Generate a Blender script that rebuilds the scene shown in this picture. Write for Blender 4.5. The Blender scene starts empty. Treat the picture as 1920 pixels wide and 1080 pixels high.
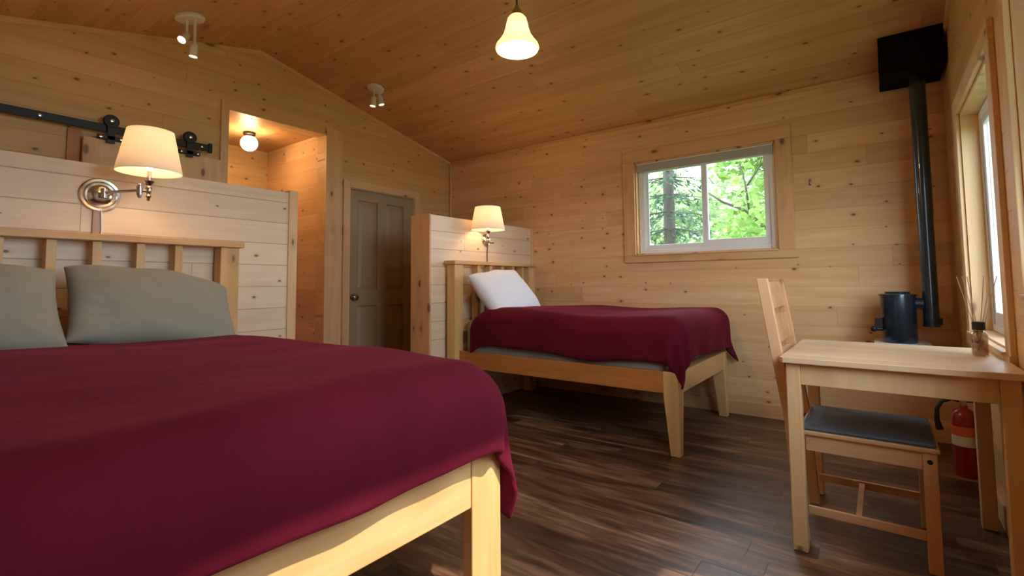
import bpy, bmesh, math, random
from mathutils import Vector, Matrix, noise
random.seed(7)
SC = bpy.context.scene
COL = SC.collection
PI = math.pi

# ------------------------------------------------------------------ sizes of the cabin
XG, XR, YF, YS = -3.94, 0.36, 4.07, -0.45      # gable wall, window wall, far wall, near wall
YRI, ZRI, SLR, SLL = 1.888, 2.895, 0.227, 0.24
ALC_Z = 2.36
def roofz(y):
    return ZRI - (SLR*(y-YRI) if y > YRI else SLL*(YRI-y))

# ------------------------------------------------------------------ materials
class NT:
    def __init__(self, name):
        self.m = bpy.data.materials.new(name); self.m.use_nodes = True
        self.n = self.m.node_tree.nodes; self.l = self.m.node_tree.links; self.n.clear()
        self.out = self.n.new('ShaderNodeOutputMaterial')
    def node(self, t, **k):
        n = self.n.new(t)
        for a, v in k.items(): setattr(n, a, v)
        return n
    def set(self, sock, v):
        if hasattr(v, 'is_output') or isinstance(v, bpy.types.NodeSocket): self.l.new(v, sock)
        else: sock.default_value = v
    def math(self, op, a, b=0.0, c=None, clamp=False):
        n = self.node('ShaderNodeMath', operation=op, use_clamp=clamp)
        self.set(n.inputs[0], a); self.set(n.inputs[1], b)
        if c is not None: self.set(n.inputs[2], c)
        return n.outputs[0]
    def mix(self, f, a, b, blend='MIX'):
        n = self.node('ShaderNodeMix', data_type='RGBA', blend_type=blend)
        self.set(n.inputs[0], f); self.set(n.inputs[6], a); self.set(n.inputs[7], b)
        return n.outputs[2]
    def comb(self, x, y, z):
        n = self.node('ShaderNodeCombineXYZ')
        for i, v in enumerate((x, y, z)): self.set(n.inputs[i], v)
        return n.outputs[0]
    def noise(self, vec, scale=1, detail=3, rough=.5, dist=0):
        n = self.node('ShaderNodeTexNoise')
        self.set(n.inputs['Vector'], vec)
        n.inputs['Scale'].default_value = scale; n.inputs['Detail'].default_value = detail
        n.inputs['Roughness'].default_value = rough; n.inputs['Distortion'].default_value = dist
        return n.outputs['Fac']
    def white(self, vec):
        n = self.node('ShaderNodeTexWhiteNoise', noise_dimensions='3D'); self.set(n.inputs[0], vec)
        return n.outputs['Value']
    def maprange(self, v, a, b, c, d, smooth=False):
        n = self.node('ShaderNodeMapRange', clamp=True)
        if smooth: n.interpolation_type = 'SMOOTHSTEP'
        for i, x in enumerate((v, a, b, c, d)): self.set(n.inputs[i], x)
        return n.outputs[0]
    def coords(self):
        tc = self.node('ShaderNodeTexCoord'); s = self.node('ShaderNodeSeparateXYZ')
        self.l.new(tc.outputs['Object'], s.inputs[0]); return tc.outputs['Object'], s.outputs
    def bsdf(self, **k):
        b = self.node('ShaderNodeBsdfPrincipled')
        for a, v in k.items(): self.set(b.inputs[a.replace('_', ' ')], v)
        self.l.new(b.outputs[0], self.out.inputs[0]); return b

def c4(c): return (c[0], c[1], c[2], 1)
def wood(name, along, across, width=None, light=(.70,.47,.25), dark=(.52,.31,.14), var=.18, knots=1.0,
         rough=.45, grain=1.0, length=2.4, groove=.55, seed=0.0, spec=.35, knotcol=(.12,.05,.02), kscale=6.6, groovew=.022):
    t = NT(name); _, o = t.coords()
    a, b = o[along], o[across]; c = o[3-along-across]
    if width:
        bi = t.math('FLOOR', t.math('DIVIDE', b, width))
        fr = t.math('FRACT', t.math('DIVIDE', b, width))
        h1 = t.white(t.comb(bi, seed+1.3, 0.7))
        aj = t.math('ADD', t.math('DIVIDE', a, length), t.math('MULTIPLY', h1, 7.0))
        ji = t.math('FLOOR', aj); jf = t.math('FRACT', aj)
        hs = t.white(t.comb(bi, ji, seed+5.1)); hs2 = t.white(t.comb(bi, ji, seed+9.7))
    else:
        hs = 0.5; hs2 = 0.5
    off = t.math('MULTIPLY', hs, 23.0) if width else seed
    gv = t.comb(t.math('MULTIPLY', a, 1.6), t.math('MULTIPLY', b, 26.0), t.math('ADD', t.math('MULTIPLY', c, 26.0), off))
    g = t.noise(gv, 1.0, 4, .6, .6)
    gv2 = t.comb(t.math('MULTIPLY', a, .7), t.math('MULTIPLY', b, 7.0), t.math('ADD', t.math('MULTIPLY', c, 7.0), off))
    g2 = t.noise(gv2, 1.0, 2, .5, 1.2)
    gg = t.math('MULTIPLY', t.math('ADD', t.math('MULTIPLY', g, .5), t.math('MULTIPLY', g2, .5)), 1.0)
    gf = t.maprange(gg, .36, .66, 0, grain)
    col = t.mix(gf, c4(light), c4(dark))
    if width:
        v = t.maprange(hs2, 0, 1, 1-var, 1+var*.6)
        col = t.mix(1.0, col, t.comb(v, v, v), 'MULTIPLY')
        col = t.mix(t.math('MULTIPLY', hs, var*1.6), col, c4([x*y for x, y in zip(dark, (1.15,1.0,.85))]))
    if knots > 0:
        vo = t.node('ShaderNodeTexVoronoi', voronoi_dimensions='2D' if width else '3D', feature='F1')
        if width: kv = t.comb(t.math('ADD', t.math('MULTIPLY', a, kscale*.8), seed*3.7), t.math('MULTIPLY', b, kscale*1.25), 0.0)
        else: kv = t.comb(t.math('MULTIPLY', a, kscale*.9), t.math('MULTIPLY', b, kscale*2.0), t.math('MULTIPLY', c, kscale*2.0))
        t.l.new(kv, vo.inputs['Vector']); vo.inputs['Scale'].default_value = 1.0
        sp = t.node('ShaderNodeSeparateColor'); t.l.new(vo.outputs['Color'], sp.inputs[0])
        on = t.math('GREATER_THAN', sp.outputs[0], 1-.42*min(1, knots))
        rad = t.maprange(sp.outputs[1], 0, 1, *((.030, .10) if width else (.12, .30)))
        core = t.math('MULTIPLY', t.math('SUBTRACT', 1.0, t.maprange(t.math('DIVIDE', vo.outputs['Distance'], rad), .45, 1.0, 0, 1, True)), on)
        halo = t.math('MULTIPLY', t.math('SUBTRACT', 1.0, t.maprange(t.math('DIVIDE', vo.outputs['Distance'], rad), .8, 2.6, 0, 1, True)), on)
        col = t.mix(t.math('MULTIPLY', halo, .30), col, c4([x*.62 for x in dark]))
        col = t.mix(t.math('MULTIPLY', core, .82), col, c4(knotcol))
    bmp = t.node('ShaderNodeBump'); bmp.inputs['Strength'].default_value = .12; bmp.inputs['Distance'].default_value = .004
    hgt = g
    if width:
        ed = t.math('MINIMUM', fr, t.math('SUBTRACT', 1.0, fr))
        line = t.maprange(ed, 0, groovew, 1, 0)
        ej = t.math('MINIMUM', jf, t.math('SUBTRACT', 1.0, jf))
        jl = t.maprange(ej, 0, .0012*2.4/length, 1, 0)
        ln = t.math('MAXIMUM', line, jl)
        col = t.mix(t.math('MULTIPLY', ln, groove), col, c4([x*.28 for x in dark]))  # shade of the grooves is mixed into the board colour
        hgt = t.math('SUBTRACT', t.math('MULTIPLY', g, .25), t.math('MULTIPLY', ln, 1.0))
        bmp.inputs['Strength'].default_value = .35
    t.l.new(hgt, bmp.inputs['Height'])
    t.bsdf(Base_Color=col, Roughness=rough, Specular_IOR_Level=spec, Normal=bmp.outputs[0])
    return t.m

def plain(name, col, rough=.5, metal=0.0, spec=.5, bump=0, bscale=40, sheen=0, var=0, emis=None, estr=0, coat=0):
    t = NT(name); vec, o = t.coords()
    k = dict(Base_Color=c4(col), Roughness=rough, Metallic=metal, Specular_IOR_Level=spec)
    n = t.noise(vec, bscale, 3, .6)
    if var:
        n2 = t.noise(vec, 2.2, 3, .5)
        k['Base_Color'] = t.mix(t.maprange(n2, .3, .7, 0, 1), c4([x*(1-var) for x in col]), c4([min(1, x*(1+var)) for x in col]))
    if bump:
        b = t.node('ShaderNodeBump'); b.inputs['Strength'].default_value = bump; b.inputs['Distance'].default_value = .003
        t.l.new(n, b.inputs['Height']); k['Normal'] = b.outputs[0]
    bs = t.bsdf(**k)
    if sheen: bs.inputs['Sheen Weight'].default_value = sheen; bs.inputs['Sheen Roughness'].default_value = .4
    if coat: bs.inputs['Coat Weight'].default_value = coat
    if emis: bs.inputs['Emission Color'].default_value = c4(emis); bs.inputs['Emission Strength'].default_value = estr
    return t.m

def translucent(name, col, f=.5, emis=None, estr=0):
    t = NT(name); d = t.node('ShaderNodeBsdfDiffuse'); tr = t.node('ShaderNodeBsdfTranslucent'); mx = t.node('ShaderNodeMixShader')
    d.inputs[0].default_value = c4(col); tr.inputs[0].default_value = c4(col); mx.inputs[0].default_value = f
    t.l.new(d.outputs[0], mx.inputs[1]); t.l.new(tr.outputs[0], mx.inputs[2])
    last = mx.outputs[0]
    if emis:
        e = t.node('ShaderNodeEmission'); e.inputs[0].default_value = c4(emis); e.inputs[1].default_value = estr
        ad = t.node('ShaderNodeAddShader'); t.l.new(last, ad.inputs[0]); t.l.new(e.outputs[0], ad.inputs[1]); last = ad.outputs[0]
    t.l.new(last, t.out.inputs[0]); return t.m

def glass(name, tint=(1,1,1), gloss=.06, trans=.0):
    t = NT(name); tr = t.node('ShaderNodeBsdfTransparent'); g = t.node('ShaderNodeBsdfGlossy'); mx = t.node('ShaderNodeMixShader')
    tr.inputs[0].default_value = c4(tint); g.inputs['Roughness'].default_value = .02
    mx.inputs[0].default_value = gloss
    t.l.new(tr.outputs[0], mx.inputs[1]); t.l.new(g.outputs[0], mx.inputs[2]); t.l.new(mx.outputs[0], t.out.inputs[0]); return t.m

PL = dict(light=(.79,.53,.285), dark=(.67,.395,.175))
M = {}
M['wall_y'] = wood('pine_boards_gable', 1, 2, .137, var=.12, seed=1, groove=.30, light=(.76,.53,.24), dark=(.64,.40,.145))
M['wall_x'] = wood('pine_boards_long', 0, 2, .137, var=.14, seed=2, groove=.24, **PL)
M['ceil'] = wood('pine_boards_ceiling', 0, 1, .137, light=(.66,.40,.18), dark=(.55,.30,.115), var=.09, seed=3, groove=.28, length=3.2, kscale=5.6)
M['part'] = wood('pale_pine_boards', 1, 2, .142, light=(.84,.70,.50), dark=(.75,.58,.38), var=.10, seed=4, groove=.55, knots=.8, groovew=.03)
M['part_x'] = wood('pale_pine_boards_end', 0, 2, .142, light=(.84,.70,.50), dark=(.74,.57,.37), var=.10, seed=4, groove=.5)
M['trim_z'] = wood('pine_trim_upright', 2, 1, light=(.79,.55,.30), dark=(.68,.43,.20), seed=5, knots=.8)
M['trim_y'] = wood('pine_trim_level', 1, 2, light=(.79,.55,.30), dark=(.68,.43,.20), seed=6, knots=.6)
M['trim_x'] = wood('pine_trim_long', 0, 2, light=(.72,.44,.21), dark=(.60,.33,.135), seed=7, knots=.8)
M['trim_zx'] = wood('pine_trim_upright_x', 2, 0, light=(.72,.44,.21), dark=(.60,.33,.135), seed=8, knots=.8)
M['trim_o'] = wood('orange_pine_trim', 2, 1, light=(.62,.30,.09), dark=(.45,.19,.05), seed=9)
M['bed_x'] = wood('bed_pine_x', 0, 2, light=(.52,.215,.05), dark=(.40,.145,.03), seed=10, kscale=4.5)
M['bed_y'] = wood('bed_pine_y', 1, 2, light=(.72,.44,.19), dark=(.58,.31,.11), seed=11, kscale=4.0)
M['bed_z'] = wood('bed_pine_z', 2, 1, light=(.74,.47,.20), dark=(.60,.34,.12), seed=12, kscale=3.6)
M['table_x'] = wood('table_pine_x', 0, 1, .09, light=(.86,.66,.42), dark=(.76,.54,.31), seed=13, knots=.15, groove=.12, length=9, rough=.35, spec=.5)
M['table_l'] = wood('table_pine_leg', 2, 1, light=(.80,.56,.28), dark=(.68,.43,.19), seed=14, knots=.3)
M['chair'] = wood('chair_pine', 2, 1, light=(.74,.46,.24), dark=(.60,.33,.15), seed=15, knots=.4)
M['chair_x'] = wood('chair_pine_x', 0, 1, light=(.72,.44,.22), dark=(.58,.31,.14), seed=16, knots=.4)
def floor_mat():
    t = NT('dark_plank_floor'); _, o = t.coords(); a, b = o[0], o[1]; W = .125; Ln = 1.2
    bi = t.math('FLOOR', t.math('DIVIDE', b, W)); fr = t.math('FRACT', t.math('DIVIDE', b, W))
    h1 = t.white(t.comb(bi, 3.3, .2)); aj = t.math('ADD', t.math('DIVIDE', a, Ln), t.math('MULTIPLY', h1, 5.0))
    ji = t.math('FLOOR', aj); jf = t.math('FRACT', aj); hs = t.white(t.comb(bi, ji, 1.7))
    off = t.math('MULTIPLY', hs, 31.0)
    g = t.noise(t.comb(t.math('MULTIPLY', a, 2.2), t.math('MULTIPLY', b, 22.0), off), 1, 5, .65, 1.0)
    g2 = t.noise(t.comb(t.math('MULTIPLY', a, 1.6), t.math('MULTIPLY', b, 7.0), off), 1, 3, .6, .8)
    m = t.math('ADD', t.math('MULTIPLY', g, .55), t.math('MULTIPLY', g2, .45))
    r = t.node('ShaderNodeValToRGB'); t.l.new(t.maprange(m, .3, .7, 0, 1), r.inputs[0])
    e = r.color_ramp.elements; e[0].position = 0; e[0].color = (.028,.013,.008,1); e[1].position = 1; e[1].color = (.46,.30,.19,1)
    for p, c in ((.3,(.075,.034,.018,1)), (.55,(.155,.078,.042,1)), (.78,(.28,.16,.095,1))):
        x = e.new(p); x.color = c
    v = t.maprange(hs, 0, 1, .62, 1.15)
    col = t.mix(1.0, r.outputs[0], t.comb(v, v, v), 'MULTIPLY')
    ed = t.math('MINIMUM', fr, t.math('SUBTRACT', 1.0, fr)); ln = t.math('MAXIMUM', t.maprange(ed, 0, .018, 1, 0), t.maprange(t.math('MINIMUM', jf, t.math('SUBTRACT', 1.0, jf)), 0, .0022, 1, 0))
    col = t.mix(t.math('MULTIPLY', ln, .6), col, (.02,.01,.006,1))
    bm = t.node('ShaderNodeBump'); bm.inputs['Strength'].default_value = .15; bm.inputs['Distance'].default_value = .003
    t.l.new(t.math('SUBTRACT', t.math('MULTIPLY', g, .4), ln), bm.inputs['Height'])
    t.bsdf(Base_Color=col, Roughness=t.maprange(g, .3, .7, .30, .42), Specular_IOR_Level=.42, Normal=bm.outputs[0])
    return t.m
M['floor'] = floor_mat()
M['duvet'] = None
def duvet_mat():
    t = NT('burgundy_duvet'); vec, o = t.coords()
    n = t.noise(vec, 2.5, 4, .55); n2 = t.noise(vec, 320, 2, .5)
    col = t.mix(t.maprange(n, .3, .7, 0, 1), (.085,.0045,.014,1), (.135,.008,.022,1))
    b1 = t.node('ShaderNodeBump'); b1.inputs['Strength'].default_value = .35; b1.inputs['Distance'].default_value = .012
    nn = t.noise(vec, 9, 4, .6, .8); t.l.new(nn, b1.inputs['Height'])
    b = t.node('ShaderNodeBump'); b.inputs['Strength'].default_value = .15; b.inputs['Distance'].default_value = .001
    t.l.new(n2, b.inputs['Height']); t.l.new(b1.outputs[0], b.inputs['Normal'])
    bs = t.bsdf(Base_Color=col, Roughness=.85, Specular_IOR_Level=.12, Normal=b.outputs[0])
    bs.inputs['Sheen Weight'].default_value = .22; bs.inputs['Sheen Roughness'].default_value = .35
    bs.inputs['Sheen Tint'].default_value = (.80,.12,.18,1)
    tr = t.node('ShaderNodeBsdfTranslucent'); tr.inputs[0].default_value = (.75,.06,.05,1)
    mx = t.node('ShaderNodeMixShader'); mx.inputs[0].default_value = .10
    t.l.new(bs.outputs[0], mx.inputs[1]); t.l.new(tr.outputs[0], mx.inputs[2]); t.l.new(mx.outputs[0], t.out.inputs[0])
    return t.m
M['duvet'] = duvet_mat()
M['grey_linen'] = plain('grey_linen', (.30,.285,.225), .9, spec=.15, bump=.25, bscale=60, sheen=.2, var=.05)
M['white_linen'] = plain('white_linen', (.80,.80,.84), .85, spec=.2, bump=.15, bscale=30, sheen=.2)
M['mattress'] = plain('grey_mattress_cover', (.38,.37,.34), .9, spec=.1, bump=.4, bscale=25, var=.25)
M['black_metal'] = plain('black_metal', (.012,.012,.014), .42, metal=.2, spec=.5, bump=.05)
M['stove'] = plain('black_enamel_blue_sheen', (.020,.042,.070), .26, metal=.5, spec=.7, coat=.6, bump=.03, bscale=15)  # blue window sheen is tinted into the black base colour
M['thimble'] = plain('matt_black_paint', (.006,.006,.007), .8, spec=.1)
M['chrome'] = plain('brushed_chrome', (.80,.80,.82), .14, metal=1, bump=.02)
M['nickel'] = plain('satin_nickel', (.55,.50,.45), .22, metal=1, bump=.02)
M['white_paint'] = plain('white_enamel', (.78,.76,.70), .4, bump=.03, bscale=12)
M['vinyl'] = plain('white_vinyl_frame', (.80,.82,.84), .35, bump=.02)
M['door_paint'] = plain('beige_door_paint', (.36,.28,.165), .42, bump=.25, bscale=55, var=.04)
M['blind'] = plain('grey_roller_fabric', (.42,.40,.36), .8, bump=.3, bscale=80)
M['seat_pad'] = plain('slate_seat_pad', (.09,.10,.12), .55, bump=.4, bscale=90, var=.15)
M['cordcover'] = plain('mauve_grey_cord_channel', (.36,.27,.24), .6, bump=.1)
M['white_cord'] = plain('white_plastic_cord', (.8,.78,.74), .4, bump=.05)
M['black_cord'] = plain('black_plastic_cord', (.03,.03,.03), .5, bump=.05)
M['red_paint'] = plain('red_cylinder_paint', (.30,.012,.010), .28, spec=.6, coat=.5, bump=.02)
M['label_white'] = plain('off_white_label', (.72,.72,.68), .5, bump=.02)
M['label_red'] = plain('orange_red_label', (.75,.16,.06), .5, bump=.02)
M['rubber'] = plain('black_rubber', (.012,.012,.012), .6, bump=.1)
M['amber'] = glass('pale_amber_liquid', (.74,.52,.34), .06)
M['glass'] = glass('window_glass', (1,1,1), .03)
M['bottle_glass'] = glass('bottle_glass', (.86,.80,.72), .2)
M['reed'] = plain('rattan_reed', (.66,.50,.33), .7, bump=.2)
M['shade'] = translucent('ivory_lamp_shade', (.86,.80,.72), .42)
M['milk'] = translucent('milk_glass_shade', (.95,.88,.74), .55)
M['globe'] = translucent('lit_milk_glass_globe', (.9,.85,.75), .5, (1,.86,.62), 7.0)
M['bulb'] = plain('lit_bulb', (1,.9,.75), .4, emis=(1,.78,.48), estr=9)
M['bulb_dim'] = plain('lit_spot_lamp', (1,.9,.8), .4, emis=(1,.80,.62), estr=2.2)
M['bark'] = plain('grey_bark', (.06,.05,.042), .9, bump=1, bscale=14, var=.3)
M['grass'] = plain('meadow_grass', (.10,.15,.04), .95, bump=1, bscale=10, var=.4)
M['roofing'] = plain('roof_underside', (.25,.2,.15), .9, bump=.3)
def leaf_mat(name, c1, c2):
    t = NT(name); vec, o = t.coords(); n = t.noise(vec, 3.0, 3, .6)
    col = t.mix(t.maprange(n, .35, .65, 0, 1), c4(c1), c4(c2))
    d = t.node('ShaderNodeBsdfDiffuse'); tr = t.node('ShaderNodeBsdfTranslucent'); mx = t.node('ShaderNodeMixShader'); mx.inputs[0].default_value = .45
    t.l.new(col, d.inputs[0]); t.l.new(col, tr.inputs[0]); t.l.new(d.outputs[0], mx.inputs[1]); t.l.new(tr.outputs[0], mx.inputs[2]); t.l.new(mx.outputs[0], t.out.inputs[0]); return t.m
M['leaf_a'] = leaf_mat('bright_green_leaves', (.16,.30,.07), (.34,.46,.15))
M['leaf_b'] = leaf_mat('dark_spruce_needles', (.035,.07,.05), (.09,.15,.09))
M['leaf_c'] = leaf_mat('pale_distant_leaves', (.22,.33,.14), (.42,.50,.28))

# ------------------------------------------------------------------ mesh builder
class MB:
    def __init__(self): self.bm = bmesh.new(); self.T = Matrix.Identity(4)
    def v(self, p): return self.bm.verts.new(self.T @ Vector(p))
    def face(self, vs):
        try: return self.bm.faces.new(vs)
        except ValueError: return None
    def box(self, x0, x1, y0, y1, z0, z1):
        p = [self.v((x, y, z)) for x in (x0, x1) for y in (y0, y1) for z in (z0, z1)]
        for f in ((0,1,3,2),(4,6,7,5),(0,4,5,1),(2,3,7,6),(0,2,6,4),(1,5,7,3)): self.face([p[i] for i in f])
        return self
    def prism(self, pts, axis, a, b):           # polygon (2-D, in the other two axes in order) extruded along axis
        def P(q, t):
            l = list(q); l.insert(axis, t); return l
        lo = [self.v(P(q, a)) for q in pts]; hi = [self.v(P(q, b)) for q in pts]
        self.face(lo[::-1]); self.face(hi)
        for i in range(len(pts)):
            j = (i+1) % len(pts); self.face([lo[i], lo[j], hi[j], hi[i]])
        return self
    def beam(self, p, q, w, h, up=(0,0,1)):      # straight bar between two points
        p, q = Vector(p), Vector(q); d = (q-p).normalized(); s = d.cross(Vector(up)).normalized(); u = s.cross(d)
        r = []
        for c in (p, q):
            r.append([self.v(c + s*w/2*a + u*h/2*b) for a, b in ((-1,-1),(1,-1),(1,1),(-1,1))])
        self.face(r[0][::-1]); self.face(r[1])
        for i in range(4):
            j = (i+1) % 4; self.face([r[0][i], r[0][j], r[1][j], r[1][i]])
        return self
    def tube(self, pts, rad, n=12, cap=True):
        pts = [Vector(p) for p in pts]; rs = rad if isinstance(rad, (list, tuple)) else [rad]*len(pts)
        rings = []; ref = None
        for i, p in enumerate(pts):
            d = (pts[min(i+1, len(pts)-1)] - pts[max(i-1, 0)]).normalized()
            if ref is None: ref = Vector((0,0,1)) if abs(d.z) < .9 else Vector((1,0,0))
            s = d.cross(ref).normalized(); u = s.cross(d); ref = u
            rings.append([self.v(p + (s*math.cos(2*PI*k/n) + u*math.sin(2*PI*k/n))*rs[i]) for k in range(n)])
        for a, b in zip(rings, rings[1:]):
            for k in range(n): self.face([a[k], a[(k+1) % n], b[(k+1) % n], b[k]])
        if cap: self.face(rings[0][::-1]); self.face(rings[-1])
        return self
    def lathe(self, prof, c=(0,0,0), axis='z', n=32, closed=False):
        rings = []
        for r, h in prof:
            ring = []
            for k in range(n):
                a = 2*PI*k/n; x, y = r*math.cos(a), r*math.sin(a)
                if axis == 'z': p = (c[0]+x, c[1]+y, c[2]+h)
                elif axis == 'x': p = (c[0]+h, c[1]+x, c[2]+y)
                else: p = (c[0]+y, c[1]+h, c[2]+x)
                ring.append(self.v(p))
            rings.append(ring)
        for a, b in zip(rings, rings[1:]):
            for k in range(n): self.face([a[k], a[(k+1) % n], b[(k+1) % n], b[k]])
        if closed:
            a, b = rings[-1], rings[0]
            for k in range(n): self.face([a[k], a[(k+1) % n], b[(k+1) % n], b[k]])
        else:
            if prof[0][0] > 1e-4: self.face(rings[0][::-1])
            if prof[-1][0] > 1e-4: self.face(rings[-1])
        return self
    def sphere(self, c, r, n=20, m=12):
        rr = r if isinstance(r, (tuple, list)) else (r, r, r)
        prof = [(math.sin(PI*i/m), -math.cos(PI*i/m)) for i in range(m+1)]
        prof[0] = (1e-3, -1); prof[-1] = (1e-3, 1)
        old = self.T; self.T = old @ Matrix.Translation(c) @ Matrix.Diagonal((rr[0], rr[1], rr[2], 1)); self.lathe(prof, n=n); self.T = old
        return self

WL = {}
def finish(mb, name, mat, parent=None, origin=None, smooth=False, bevel=0, solid=0, sub=0):
    bm = mb.bm
    bmesh.ops.remove_doubles(bm, verts=bm.verts, dist=1e-6)
    bmesh.ops.recalc_face_normals(bm, faces=bm.faces)
    me = bpy.data.meshes.new(name)
    if parent is not None: base = WL[parent.name]
    elif origin is not None: base = Vector(origin)
    else: base = Vector((0,0,0))
    if base.length: bmesh.ops.translate(bm, verts=bm.verts, vec=-base)
    bm.to_mesh(me); bm.free()
    if smooth:
        for p in me.polygons: p.use_smooth = True
        if smooth != 'all': me.set_sharp_from_angle(angle=math.radians(38))
    o = bpy.data.objects.new(name, me); COL.objects.link(o)
    if isinstance(mat, (list, tuple)):
        for m in mat: me.materials.append(m)
    else: me.materials.append(mat)
    if parent is not None: o.parent = parent
    else: o.location = base
    WL[o.name] = base
    if bevel:
        b = o.modifiers.new('bevel', 'BEVEL'); b.width = bevel; b.segments = 2; b.limit_method = 'ANGLE'; b.angle_limit = math.radians(40)
    if solid:
        s = o.modifiers.new('solid', 'SOLIDIFY'); s.thickness = solid; s.offset = 0
    if sub:
        s = o.modifiers.new('sub', 'SUBSURF'); s.levels = sub; s.render_levels = sub
    return o
def thing(name, label, cat, loc, group=None):
    o = bpy.data.objects.new(name, None); COL.objects.link(o); o.location = loc; o.empty_display_size = .1
    o['label'] = label; o['category'] = cat
    if group: o['group'] = group
    WL[o.name] = Vector(loc); return o
def tag(o, label, cat, group=None):
    o['label'] = label; o['category'] = cat
    if group: o['group'] = group
    return o
def structure(o): o['kind'] = 'structure'; return o
def sempty(name, loc):
    o = bpy.data.objects.new(name, None); COL.objects.link(o); o.location = loc; o['kind'] = 'structure'; o.empty_display_size = .1
    WL[o.name] = Vector(loc); return o

# ------------------------------------------------------------------ room shell
def gable_wall(name, x0, x1, y0, y1, openings, mat, top=roofz, up=0.0):
    mb = MB(); ys = sorted({y0, y1, YRI} | {v for o in openings for v in o[:2]})
    ys = [y for y in ys if y0 <= y <= y1]
    for a, b in zip(ys, ys[1:]):
        mid = (a+b)/2; holes = sorted([(o[2], o[3]) for o in openings if o[0] <= mid <= o[1]]); z = 0.0
        for h0, h1 in holes:
            if h0 > z: mb.box(x0, x1, a, b, z, h0)
            z = h1
        mb.prism([(a, z), (b, z), (b, top(b)+up), (a, top(a)+up)], 0, x0, x1)
    return structure(finish(mb, name, mat))
T = .12
AY0, AY1 = 1.655, 2.475
W2 = (2.50, 3.43, .735, 1.86)
W3 = (.62, 2.15, .95, 2.30)
gable_wall('wall_left', XG-T, XG, YS-T, YF+T, [(AY0, AY1, 0, ALC_Z), (2.736, 3.524, 0, 1.905)], M['wall_y'], up=.02)
gable_wall('wall_right', XR, XR+T, YS-T, YF+T, [W2, W3], M['wall_y'], up=.02)
W1 = (-1.70, -.595, 1.235, 2.045)
mb = MB(); ztop = roofz(YF)+.02
mb.box(XG, XR, YF, YF+T, 0, W1[2]); mb.box(XG, XR, YF, YF+T, W1[3], ztop)
mb.box(XG, W1[0], YF, YF+T, W1[2], W1[3]); mb.box(W1[1], XR, YF, YF+T, W1[2], W1[3])
structure(finish(mb, 'wall_back', M['wall_x']))
mb = MB(); zs = roofz(YS)+.02
mb.box(XG, XR, YS-T, YS, 0, zs)
structure(finish(mb, 'wall_front', M['wall_x']))
structure(finish(MB().box(XG-1.3, XR+T, YS-T, YF+T, -.15, 0), 'floor', M['floor']))
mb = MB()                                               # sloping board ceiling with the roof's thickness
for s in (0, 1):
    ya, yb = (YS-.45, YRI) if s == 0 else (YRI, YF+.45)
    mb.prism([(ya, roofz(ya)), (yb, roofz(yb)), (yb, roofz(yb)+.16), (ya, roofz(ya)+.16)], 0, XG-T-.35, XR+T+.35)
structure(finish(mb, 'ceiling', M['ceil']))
# hallway alcove behind the gable wall
mb = MB(); mb.box(-5.09, -4.97, .35, 2.62, 0, ALC_Z+.1)
structure(finish(mb, 'wall_hallway_back', M['wall_y']))
mb = MB(); mb.box(-4.97, XG-T, AY1, AY1+.12, 0, ALC_Z+.1); mb.box(-4.97, XG-T, .35, .47, 0, ALC_Z+.1)
structure(finish(mb, 'wall_hallway_side', M['wall_x']))
structure(finish(MB().box(-4.97, XG-T, .47, AY1, ALC_Z, ALC_Z+.1), 'ceiling_hallway', M['ceil']))

# half-height partitions
P1X, P1Y, P1Z = -3.226, 1.757, 1.635
structure(finish(MB().box(P1X-.12, P1X, YS, P1Y, 0, P1Z), 'wall_partition', M['part']))
structure(finish(MB().box(P1X-.135, P1X+.012, P1Y, P1Y+.062, 0, P1Z+.015), 'trim_1', M['trim_z'], bevel=.003))
P2X, P2Y, P2Z = -2.80, 2.68, 1.545
structure(finish(MB().box(P2X-.20, P2X, P2Y, YF, 0, P2Z), 'wall_partition', M['part']))
structure(finish(MB().box(P2X-.21, P2X+.004, P2Y-.018, P2Y, 0, P2Z+.006), 'trim_2', M['trim_zx'], bevel=.003))
structure(finish(MB().box(P2X, P2X+.018, YF-.03, YF-.001, 0, P2Z+.004), 'trim_3', M['trim_z'], bevel=.002))
# casings on the gable wall
X = XG
structure(finish(MB().box(X, X+.02, AY0-.055, AY0, 0, ALC_Z+.05), 'trim_4', M['trim_z'], bevel=.002))
structure(finish(MB().box(X, X+.022, AY1, AY1+.165, 0, ALC_Z+.05), 'trim_5', M['trim_z'], bevel=.002))
structure(finish(MB().box(X-T, X+.018, AY0, AY1, ALC_Z-.02, ALC_Z), 'trim_6', M['trim_y'], bevel=.002))
structure(finish(MB().box(X, X+.016, .735, .80, 0, 1.97), 'trim_7', M['trim_o'], bevel=.002))
# thin moulding along the rakes, the corner and the eave
for i, (x, sx) in enumerate(((XG, 1), (XR, -1))):
    mb = MB()
    for ya, yb in ((YS, YRI), (YRI, YF)):
        mb.prism([(ya, roofz(ya)-.035), (yb, roofz(yb)-.035), (yb, roofz(yb)), (ya, roofz(ya))], 0, min(x, x+sx*.014), max(x, x+sx*.014))
    structure(finish(mb, 'trim_%d' % (8+i), M['trim_y'], bevel=.002))
structure(finish(MB().box(XG+.014, XG+.034, YF-.02, YF, 0, roofz(YF)-.04), 'trim_10', M['trim_z'], bevel=.004))
structure(finish(MB().box(XG+.04, XR-.015, YF-.012, YF, roofz(YF)-.028, roofz(YF)-.001), 'trim_11', M['trim_x'], bevel=.002))
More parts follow.
